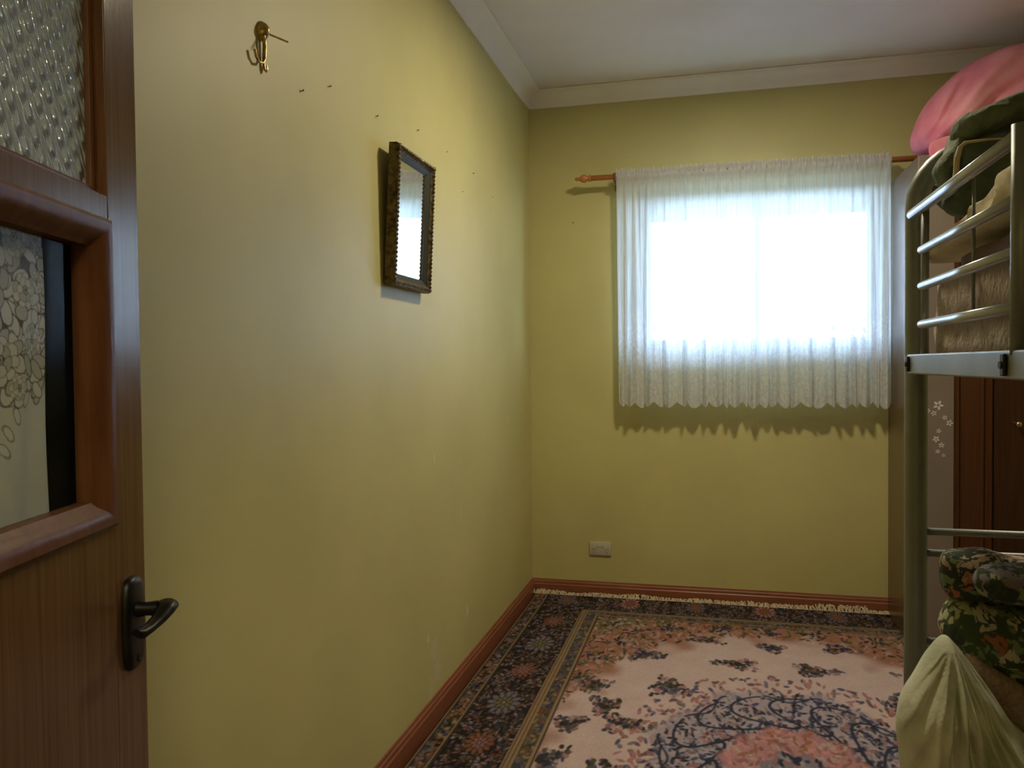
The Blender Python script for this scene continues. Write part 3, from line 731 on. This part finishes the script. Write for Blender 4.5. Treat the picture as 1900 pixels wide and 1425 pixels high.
# pink quilt on top of the wardrobe
def pink_fold(p, r):
    a = math.atan2(p.z-2.05, p.x-1.75)
    return .026*math.sin(a*17+3.5*noise.noise(p*3))+.010*math.sin(a*37+4*noise.noise(p*5))+.035*noise.noise(p*4)
def OUT(pts, ax, v): return [W(x, y, ax, v) for x, y in pts]
bm = bmesh.new(); ypk = 3.90
o1 = OUT([(1690, 262), (1699, 228), (1716, 196), (1740, 168), (1768, 142), (1803, 118), (1850, 97), (1900, 86), (1960, 84), (2030, 105), (2075, 160), (2085, 235), (2060, 285), (1960, 300), (1850, 300), (1750, 292), (1704, 285)], 1, ypk)
for q in o1: q.z = max(q.z, WDH+.012)
add_puff(bm, o1, 1, .24, .20, pink_fold, power=3.0, rings=34, centre=(2.15, ypk, 2.28))
for v in bm.verts: v.co.z = max(v.co.z, WDH+.002); v.co.x = max(v.co.x, WDX-.012)
q0 = WDY-.008
o2 = [Vector((x, q0, z)) for x, z in ((1.82, 2.13), (1.86, 2.0), (1.93, 1.95), (2.05, 1.98), (2.15, 2.05), (2.18, 2.14), (2.05, 2.17), (1.9, 2.17))]
add_puff(bm, o2, 1, .010, .006, None, rings=14)
tag(link('pink_quilt', bm, M['pink'], None, True), 'bright pink quilt bundled on top of the wardrobe, almost touching the ceiling', 'quilt')

# ================================================================== BUNK BED
BX0, BX1, BY0, BY1 = 1.413, 2.36, .12, 2.03
bed = empty('bunk_bed', ((BX0+BX1)/2, (BY0+BY1)/2, 0), 'grey-green tubular metal bunk bed with silver guard rails along the right side', 'bunk bed')
ZT, RB, RP = 1.757-.024, .13, .0245
def end_frame(y):
    pts = [Vector((BX0, y, .0135)), Vector((BX0, y, .6)), Vector((BX0, y, 1.2)), Vector((BX0, y, ZT-RB))]
    for k in range(1, 9):
        a = k/8*PI/2; pts.append(Vector((BX0+RB-RB*math.cos(a), y, ZT-RB+RB*math.sin(a))))
    pts2 = [Vector((BX0+BX1-p.x, y, p.z)) for p in reversed(pts)]
    return tube(pts+pts2, RP, 20)
for y in (BY0, BY1): link('end_frame', end_frame(y), M['post'], bed, True)
for y in (BY0, BY1):
    for z in (1.645, .856, .806, .60): link('end_bar', tube([(BX0, y, z), (BX1, y, z)], .0085, 12), M['post'], bed, True)
RXX = 1.396
for x in (RXX, BX1+BX0-RXX):
    for z0, z1 in ((1.223, 1.267), (.295, .345)):
        link('side_rail', box(x-.010, x+.010, BY0+.02, BY1-.035, z0, z1, .003), M['post'] if z0 < 1 else mat('rail_greygreen_satin', (.30, .32, .31), .38, .5), bed)
for z in (1.232, .305):
    bm = bmesh.new()
    for k in range(14): add_box(bm, BX0, BX1, BY0+.08+k*.135, BY0+.13+k*.135, z, z+.012)
    link('slats', bm, M['post'], bed)
for yb_ in (BY1-.055, 1.36):
    bm = bmesh.new(); add_box(bm, RXX-.016, RXX-.0102, yb_-.008, yb_+.008, 1.228, 1.262, .002); add_tube(bm, [(RXX-.014, yb_, 1.245), (RXX-.019, yb_, 1.245)], .006, 10)
    link('rail_connector', bm, M['black'], bed)
yg = BY1-.125
for z, r in ((1.331, .0095), (1.414, .0095), (1.492, .0095), (1.584, .0115)):
    y1_ = 1.995 if z > 1.55 else yg
    link('guard_bar', tube([(1.396, y1_, z), (1.396, 1.345, z)], r, 14), M['bar'], bed, True)
link('guard_upright', tube([(1.402, yg, 1.26), (1.402, yg, 1.59)], .0085, 12), M['post'], bed, True)
link('guard_upright', tube([(1.398, 1.337, 1.26), (1.398, 1.337, 1.60)], .0135, 14), M['post'], bed, True)
link('guard_strut', tube([(1.411, 1.604, 1.335), (1.411, 1.604, 1.58)], .0032, 8), M['post'], bed, True)

tag(link('mattress', soft_box(BX0+.008, BX1-.03, BY0+.04, 1.925, 1.2445, 1.430, .022, 40, .004, 14), M['fuzzy'], None, True), 'thick mattress with fuzzy beige plush cover on the top bunk', 'mattress')
tag(link('brown_blanket', soft_box(BX0+.035, 2.2, .9, 1.84, 1.431, 1.474, .016, 20, .006, 8, 3), M['brownb'], None, True), 'flat folded dark brown blanket lying on the fuzzy top mattress', 'blanket')

def crumple(s, a=.02, k=4, seed=0):
    def f(p, r):
        v = noise.noise(p*k+Vector((seed, 0, 0))); w_ = noise.noise(p*k*2.3+Vector((0, seed, 0)))
        return a*(1-2*abs(v))*1.0+a*.5*(1-2*abs(w_))
    return f
# cream cloth along the mattress edge
bm = bmesh.new()
oc = OUT([(1726, 484), (1745, 457), (1775, 437), (1803, 416), (1825, 385), (1850, 360), (1868, 348), (1880, 325), (1900, 297), (1960, 260), (1990, 300), (1975, 350), (1890, 404), (1845, 424), (1800, 444), (1755, 474), (1733, 489)], 0, 1.46)
for q in oc: q.z = max(q.z, 1.462)
add_puff(bm, oc, 0, .022, .24, crumple(0, .012, 10, 2), rings=30)
tag(link('cream_sheet', bm, M['cream'], None, True), 'crumpled cream cotton sheet heaped on the brown blanket of the top bunk', 'sheet')
# green pillow with beige piping
yp = 1.80
op = [(1783, 268), (1830, 260), (1880, 256), (1960, 250), (2060, 262), (2080, 340), (1990, 385), (1900, 380), (1850, 386), (1812, 396), (1786, 400), (1762, 390), (1752, 372), (1765, 348), (1775, 322), (1777, 292)]
gp = empty('green_pillow', W(1850, 395, 1, yp), 'dark green pillow edged with beige piping behind the top guard rail', 'pillow')
bm = bmesh.new(); add_puff(bm, OUT(op, 1, yp), 1, .035, .12, crumple(0, .012, 9, 5), rings=30)
link('cushion', bm, M['greenp'], gp, True)
pp = [W(x, y, 1, yp-.012) for x, y in ((1771, 340), (1774, 322), (1776, 296), (1782, 274), (1790, 267), (1830, 262), (1880, 259), (1950, 258))]
link('piping', tube(pp, .0055, 10), M['piping'], gp, True)
# dark green crumpled quilt
bm = bmesh.new(); yq = 1.88
add_puff(bm, OUT([(1768, 236), (1780, 219), (1803, 210), (1850, 190), (1900, 169), (1960, 150), (2040, 150), (2060, 200), (2000, 240), (1900, 246), (1850, 248), (1812, 262), (1786, 268), (1768, 256)], 1, yq), 1, .07, .10, crumple(0, .022, 11, 9), rings=28)
add_puff(bm, OUT([(1770, 240), (1790, 244), (1795, 270), (1782, 300), (1770, 335), (1764, 352), (1748, 352), (1738, 335), (1733, 316), (1742, 296), (1757, 278), (1764, 258)], 1, yq+.03), 1, .04, .05, crumple(0, .016, 15, 4), rings=22)
add_puff(bm, OUT([(1738, 350), (1760, 352), (1775, 380), (1770, 396), (1748, 384), (1736, 366)], 1, yq+.05), 1, .03, .03, crumple(0, .008, 12, 1), rings=14)
tag(link('green_quilt', bm, M['green'], None, True), 'crumpled dark green quilt slumped over the pillow at the far end of the top bunk', 'quilt')

# lower bunk
tag(link('mattress', soft_box(BX0+.03, BX1-.03, BY0+.04, 1.97, .318, .42, .03, 20, .004, 8), M['mattress'], None, True), 'plain light mattress of the lower bunk, mostly hidden by bedding', 'mattress')
apex = W(1757, 1180, 1, 1.70)
def sack_fold(p, r):
    d = p-apex; a = math.atan2(d.x, -d.z); L_ = d.length
    k = math.sin(a*19+2.6*noise.noise(p*6))+.7*math.sin(a*37+1+3*noise.noise(p*8+Vector((3, 0, 0))))+.35*math.sin(a*71+4*noise.noise(p*11))
    return .013*k*min(1, L_/.10)+.016*noise.noise(p*9)+.008*math.sin(a*47+3*noise.noise(p*9))*min(1, L_/.2)
bm = bmesh.new()
osk = OUT([(1752, 1180), (1728, 1204), (1703, 1243), (1678, 1285), (1667, 1320), (1663, 1352), (1668, 1392), (1672, 1430), (1684, 1480), (1740, 1505), (1850, 1510), (1960, 1490), (1975, 1430), (1920, 1378), (1876, 1338), (1842, 1288), (1806, 1238), (1772, 1194)], 1, 1.70)
for q in osk: q.z = max(q.z, .355)
add_puff(bm, osk, 1, .11, .09, sack_fold, rings=46, seg=10, centre=W(1770, 1350, 1, 1.70))
tag(link('pale_green_sack', bm, M['sack'], None, True), 'pale green cotton sack with radiating creases bulging over the lower bunk edge', 'sack')
bm = bmesh.new()
add_puff(bm, OUT([(1795, 1208), (1840, 1232), (1900, 1266), (1975, 1300), (2010, 1400), (1990, 1450), (1900, 1400), (1860, 1350), (1830, 1300), (1806, 1250)], 1, 1.80), 1, .03, .10, crumple(0, .005, 8, 2), rings=20)
tag(link('woven_blanket', bm, M['speck'], None, True), 'pinkish beige woven blanket wedged between the sack and the floral quilts', 'blanket')
yl = 1.84
bm = bmesh.new()
add_puff(bm, OUT([(1746, 1172), (1748, 1148), (1762, 1125), (1790, 1108), (1850, 1112), (1920, 1118), (1990, 1150), (2010, 1240), (1985, 1310), (1900, 1272), (1840, 1240), (1795, 1212), (1762, 1196)], 1, yl), 1, .07, .12, crumple(0, .018, 8, 12), rings=26)
tag(link('floral_quilt', bm, M['floralC'], None, True), 'green and cream floral quilt, lowest of the stack on the lower bunk', 'quilt', 'floral quilts stacked on the lower bunk')
bm = bmesh.new()
add_puff(bm, OUT([(1750, 1092), (1747, 1060), (1752, 1033), (1775, 1024), (1830, 1022), (1862, 1030), (1900, 1040), (1990, 1050), (2000, 1110), (1930, 1125), (1850, 1120), (1790, 1112), (1762, 1108)], 1, yl), 1, .05, .12, crumple(0, .012, 9, 21), rings=24)
tag(link('floral_quilt', bm, M['floralA'], None, True), 'rust and cream floral quilt folded on top of the stack on the lower bunk', 'quilt', 'floral quilts stacked on the lower bunk')
bm = bmesh.new()
add_puff(bm, OUT([(1806, 1078), (1818, 1056), (1850, 1048), (1900, 1046), (1990, 1050), (2010, 1085), (1990, 1122), (1900, 1122), (1850, 1112), (1818, 1102)], 1, yl-.10), 1, .05, .05, crumple(0, .010, 9, 31), rings=22)
tag(link('floral_quilt', bm, M['floralB'], None, True), 'greyish green floral roll bulging in front of the rust floral quilt', 'quilt', 'floral quilts stacked on the lower bunk')

# ================================================================== RUG
RX0, RX1, RYE, RY0_ = .020, 2.40, 4.185, .75
AX, CY, YO = 1.205, 2.50, .055
cv = Canvas(0, 2.42, 2.05, 4.25, .0035, (.40, .30, .235))
cv.ys = 1.75; GX, GY = np.meshgrid(cv.X, cv.Y)
CREAM, RUST, ROSE, NAVY, BLK = np.array((.56, .425, .41)), np.array((.30, .125, .07)), np.array((.42, .20, .205)), np.array((.035, .04, .075)), np.array((.020, .014, .014))
LAV, TAN, OLIV, RED = np.array((.28, .24, .29)), np.array((.26, .18, .10)), np.array((.085, .075, .04)), np.array((.17, .035, .028))
d = np.minimum(np.minimum(GX-0.0, 2.41-GX), (4.235+.07-GY))
ew = ((GX-AX)/.80)**2+((GY-CY)/1.22)**2
ang = np.arctan2((GY-CY)/1.2, (GX-AX)/.8)
rr = np.sqrt(ew)+.04*np.cos(ang*12)+.025*np.sin(ang*31)
t = np.clip((rr-.95+.05*np.sin(GX*31)*np.sin(GY*27))/.14, 0, 1)[..., None]
cv.a[:] = CREAM*(1-t)+(RUST*.75+ROSE*.2+OLIV*.2)*t
t = np.clip((rr-1.28)/.05, 0, 1)[..., None]; cv.a[:] = cv.a*(1-t)+(OLIV*1.6+TAN*.2)*t
field = (d > .41).astype(np.float32)
rnd = R
def petals(n, region, cols, a=(.008, .014), b=(.004, .007), edge=None, clip=None):
    for _ in range(n):
        x, y = region(); c = cols[rnd.randrange(len(cols))]
        cv.ell(x, y, rnd.uniform(*a), rnd.uniform(*b), rnd.uniform(0, PI), c, edge, .3, clip)
# spandrel foliage
def reg_sp():
    while True:
        x, y = rnd.uniform(.4, 2.0), rnd.uniform(2.1, 3.9)
        e = math.sqrt(((x-AX)/.80)**2+((y-CY)/1.22)**2)
        if e > 1.03: return x, y
petals(1500, reg_sp, [ROSE, RUST, OLIV, OLIV*1.5, TAN, RUST*1.2, BLK*3, CREAM*.7], (.008, .02), (.003, .007), None, field)
for x, y in ((.50, 3.78), (.62, 3.72), (.56, 3.55), (.47, 3.35), (.75, 3.80), (1.0, 3.84), (1.2, 3.84), (.45, 3.1), (1.4, 3.84), (1.65, 3.8), (1.9, 3.78), (1.85, 3.55)):
    for k in range(26):
        a, r_ = rnd.uniform(0, 2*PI), rnd.uniform(.0, .055)
        cv.ell(x+math.cos(a)*r_*1.2, y+math.sin(a)*r_, .012, .005, a, [BLK*2, OLIV, NAVY, CREAM*.6][rnd.randrange(4)], None, .3, field)
# flower sprays in the cream field, mirrored about the medallion axis
def spray(cx, cy, sx_, sy_, n, cols):
    for k in range(n):
        a = rnd.uniform(0, 2*PI); r_ = rnd.random()**.6*(.72+.28*math.cos(3*a+cx*9))
        x, y = cx+math.cos(a)*r_*sx_, cy+math.sin(a)*r_*sy_*1.25
        cv.ell(x, y, rnd.uniform(.007, .012), rnd.uniform(.005, .009), rnd.uniform(0, PI), cols[rnd.randrange(len(cols))], None, .3, field)
SP = [(.67, 3.42, .10, .08), (.50, 3.05, .10, .07), (.79, 3.10, .10, .11), (.57, 2.88, .07, .08), (.46, 2.71, .09, .06), (.66, 2.74, .11, .07), (.925, 3.66, .10, .05), (1.055, 3.39, .12, .06), (1.205, 3.62, .075, .055), (.45, 2.45, .08, .09), (.64, 2.40, .09, .08), (1.205, 3.80, .04, .02), (.60, 2.2, .09, .07)]
for x, y, a, b in SP:
    for xx in ({x, 2*AX-x} if abs(x-AX) > .01 else {x}):
        spray(xx, y, a, b, 105, [CREAM*.7, NAVY*1.6, BLK*2.5, OLIV*1.3, ROSE*.9, ROSE*.7, LAV*.6, NAVY, (.12, .08, .09)])
        spray(xx, y, a*.5, b*.5, 10, [NAVY, BLK*2, OLIV])
# medallion
mx2, my2 = (GX-AX)/.50, (GY-CY)/.70
md = np.sqrt(mx2**2+my2**2); ma_ = np.arctan2(my2, mx2)
lob = md*(1+.05*np.cos(ma_*8)+.03*np.cos(ma_*16+1))
def blend(mask, c): cv.a[:] = cv.a*(1-mask[..., None])+np.array(c)*mask[..., None]
S_ = lambda x, w_=.02: np.clip(x/w_+.5, 0, 1)
def reg_m(r0, r1):
    def f():
        while True:
            a, r_ = rnd.uniform(0, 2*PI), rnd.uniform(r0, r1); return AX+math.cos(a)*r_*.50, CY+math.sin(a)*r_*.70
    return f
petals(620, reg_m(.84, 1.14), [ROSE*.9, ROSE*.7, LAV*.7, NAVY*2.5, ROSE, (.17, .10, .12)], (.009, .015), (.005, .008))
blend(S_(.90-lob, .08)*.8, LAV*1.25)
petals(2300, reg_m(.42, .90), [NAVY*1.3, BLK*2, NAVY*1.2, NAVY*2.2, LAV*.6, LAV*.9, ROSE*.8, CREAM*.8, LAV*1.3, NAVY*2], (.008, .015), (.004, .007))
blend(S_(.010-abs(lob-.84), .015)*(.5+.5*np.sign(np.cos(ma_*8+.6)+.35)), NAVY*.9)
for k in range(16):     # scrolled dark outlines
    a0 = k/16*2*PI+.2; r0_ = .70
    for q in range(110):
        tq = q/109; aa = a0+.34*math.sin(tq*PI*1.6); rq = r0_+.26*math.cos(tq*PI*1.3)*.7-.04
        cv.ell(AX+math.cos(aa)*rq*.50, CY+math.sin(aa)*rq*.70, .0050, .0036, 0, NAVY)
blend(S_(.46-md*(1+.06*np.cos(ma_*12)), .05)*.9, ROSE*1.05)
petals(420, reg_m(.22, .46), [ROSE*1.3, ROSE*.75, RUST*1.1, ROSE*1.15, CREAM*.8, ROSE*.6], (.009, .016), (.004, .007))
blend(S_(.22-md*(1+.1*np.cos(ma_*8))), LAV*.8)
petals(120, reg_m(0, .22), [NAVY, NAVY*1.6, ROSE*.8, CREAM*.7, LAV], (.009, .016), (.005, .008))
# borders
def band(a, b, c): blend((S_(d-a, .004)*S_(b-d, .004)), c)
band(-1, .030, RED*.7); band(.018, .028, BLK); band(.030, .036, TAN)
band(.036, .090, OLIV*.55)
def reg_b(d0, d1, y1=4.25):
    def f():
        k = rnd.random()
        dd_ = rnd.uniform(d0, d1)
        if k < .36: return dd_, rnd.uniform(2.05, 4.305-dd_)
        if k < .50: return 2.41-dd_, rnd.uniform(2.05, 4.305-dd_)
        return rnd.uniform(dd_, 2.41-dd_), 4.305-dd_
    return f
petals(1500, reg_b(.044, .084), [RUST*.9, NAVY*1.4, TAN*1.1, OLIV, LAV*.5, RUST*.6, BLK], (.006, .011), (.004, .007))
band(.036, .0385, BLK); band(.089, .095, TAN*1.05); band(.095, .101, BLK)
band(.101, .315, BLK*1.0)
petals(5600, reg_b(.108, .308), [ROSE*.5, LAV*.6, LAV*.85, RUST*.5, OLIV*1.1, OLIV*.7, NAVY*1.3, TAN*.7, (.24, .17, .17), (.20, .12, .12), BLK*1.6, BLK*1.2], (.009, .015), (.0045, .0075), BLK)
def rosette(x, y, s, c1, c2):
    for k in range(12):
        a = 2*PI*k/12
        cv.ell(x+math.cos(a)*s*.72, y+math.sin(a)*s*.72*1.6, s*.34, s*.17, a, c1, BLK, .2)
    for k in range(8):
        a = 2*PI*k/8+.2
        cv.ell(x+math.cos(a)*s*.34, y+math.sin(a)*s*.34*1.6, s*.26, s*.14, a, c2, BLK, .2)
    cv.ell(x, y, s*.15, s*.15, 0, TAN, BLK, .3)
for i, y in enumerate((2.18, 2.50, 2.82, 3.14, 3.46, 3.78)):
    for x in (.208, 2.41-.208): rosette(x, y, .050 if i % 2 else .062, (RUST*.7 if i % 2 else LAV*.6), (ROSE*.6 if i % 2 else OLIV*1.7))
for i, x in enumerate((.21, .54, .87, 1.205, 1.54, 1.87, 2.2)): rosette(x, 4.305-.18, .05, ROSE*.85 if i % 2 else LAV*.5, RUST*.8)
band(.315, .321, TAN); band(.321, .325, BLK*2); band(.325, .335, TAN*1.05); band(.335, .339, BLK*2); band(.339, .348, TAN*1.05)
band(.348, .393, OLIV*.8)
petals(1500, reg_b(.353, .389), [NAVY*1.4, OLIV*1.4, TAN, LAV*.5, NAVY, RUST*.5], (.006, .010), (.004, .006))
band(.393, .402, TAN*1.1); band(.402, .409, BLK*1.5)
cv.a = np.clip(cv.a*rng.uniform(.88, 1.10, cv.a.shape[:2])[..., None], 0, 1)
RUGC = cv
xs = np.arange(RX0, RX1+.001, .0035)
ys = np.concatenate([np.linspace(RY0_, 2.05, 60)[:-1], np.arange(2.05, RYE+.001, .0035)])
XX, YY = np.meshgrid(xs, ys)
ysrc = np.where(YY < 2.05, np.clip(2*2.5-YY, 2.05, 4.24), YY)
ii = np.clip(((XX-cv.x0)/cv.res).round().astype(int), 0, cv.w-1); jj = np.clip(((ysrc-cv.y0)/cv.res).round().astype(int), 0, cv.h-1)
ZZ = .011+.0015*np.sin(XX*5+YY*3)*np.sin(YY*4)+.012*np.clip((YY-4.10)/.085, 0, 1)**2*np.clip((1.76-XX)/.04, 0, 1)
edge_ = np.minimum(np.minimum(XX-RX0, RX1-XX), np.minimum(RYE-YY+.003, YY-RY0_))
ZZ = np.where(edge_ < .002, .001, ZZ)
rug = empty('persian_rug', (1.2, 2.5, 0), 'large patterned rug with dark floral border and cream field around a medallion', 'rug')
grid_mesh('rug_pile', np.stack([XX, YY, ZZ], -1), attr_mat('rug_wool', .95, .5, 500), rug, cv.a[jj, ii])
bm = bmesh.new(); x = RX0
while x < 1.80:
    clump = .5+.5*noise.noise(Vector((x*6, 0, 0)))+(.55 if 1.45 < x < 1.70 else 0)+(.3 if 1.10 < x < 1.16 else 0)
    L_ = .022+.020*clump*R.random()
    p0 = Vector((x, RYE-.002, .021)); dx = R.uniform(-.022, .022)*(.4+clump)
    p3 = Vector((x+dx, min(RYE+.030, 4.219), .022+.020*clump*R.uniform(.3, 1)))
    p1 = p0.lerp(p3, .4)+Vector((R.uniform(-.004, .004), 0, .010*clump)); p2 = p0.lerp(p3, .75)+Vector((R.uniform(-.006, .006), 0, .012*clump))
    add_tube(bm, [p0, p1, p2, p3], [.003, .0026, .003, .002], 5); x += R.uniform(.003, .0055)
link('fringe', bm, M['fringe'], rug)['label'] = 'cream fringe crumpled against the skirting'

# ================================================================== LAMPS (out of frame)
lm = empty('ceiling_lamp', (LAMP[0], LAMP[1], H), 'flush round ceiling lamp with a shallow white dish', 'lamp')
bm = bmesh.new(); add_lathe(bm, [(.15, 0), (.155, -.010), (.15, -.05), (.135, -.066), (.01, -.070)], lambda c: Vector((LAMP[0]+c.x, LAMP[1]+c.y, H+c.z)), 32)
link('dish', bm, M['cornice'], lm, True)
d_ = bpy.data.lights.new('lamp_disc', 'AREA'); d_.shape = 'DISK'; d_.size = .20; d_.energy = 20; d_.color = (1.0, .87, .62)
l = bpy.data.objects.new('lamp_disc', d_); COL.objects.link(l); l.location = LAMP; l.parent = lm; l.matrix_parent_inverse = Matrix.Translation(lm.location).inverted()
lamp_light('hall_light', (1.4, -.75, 2.45), 34, .15, (1, .86, .64))
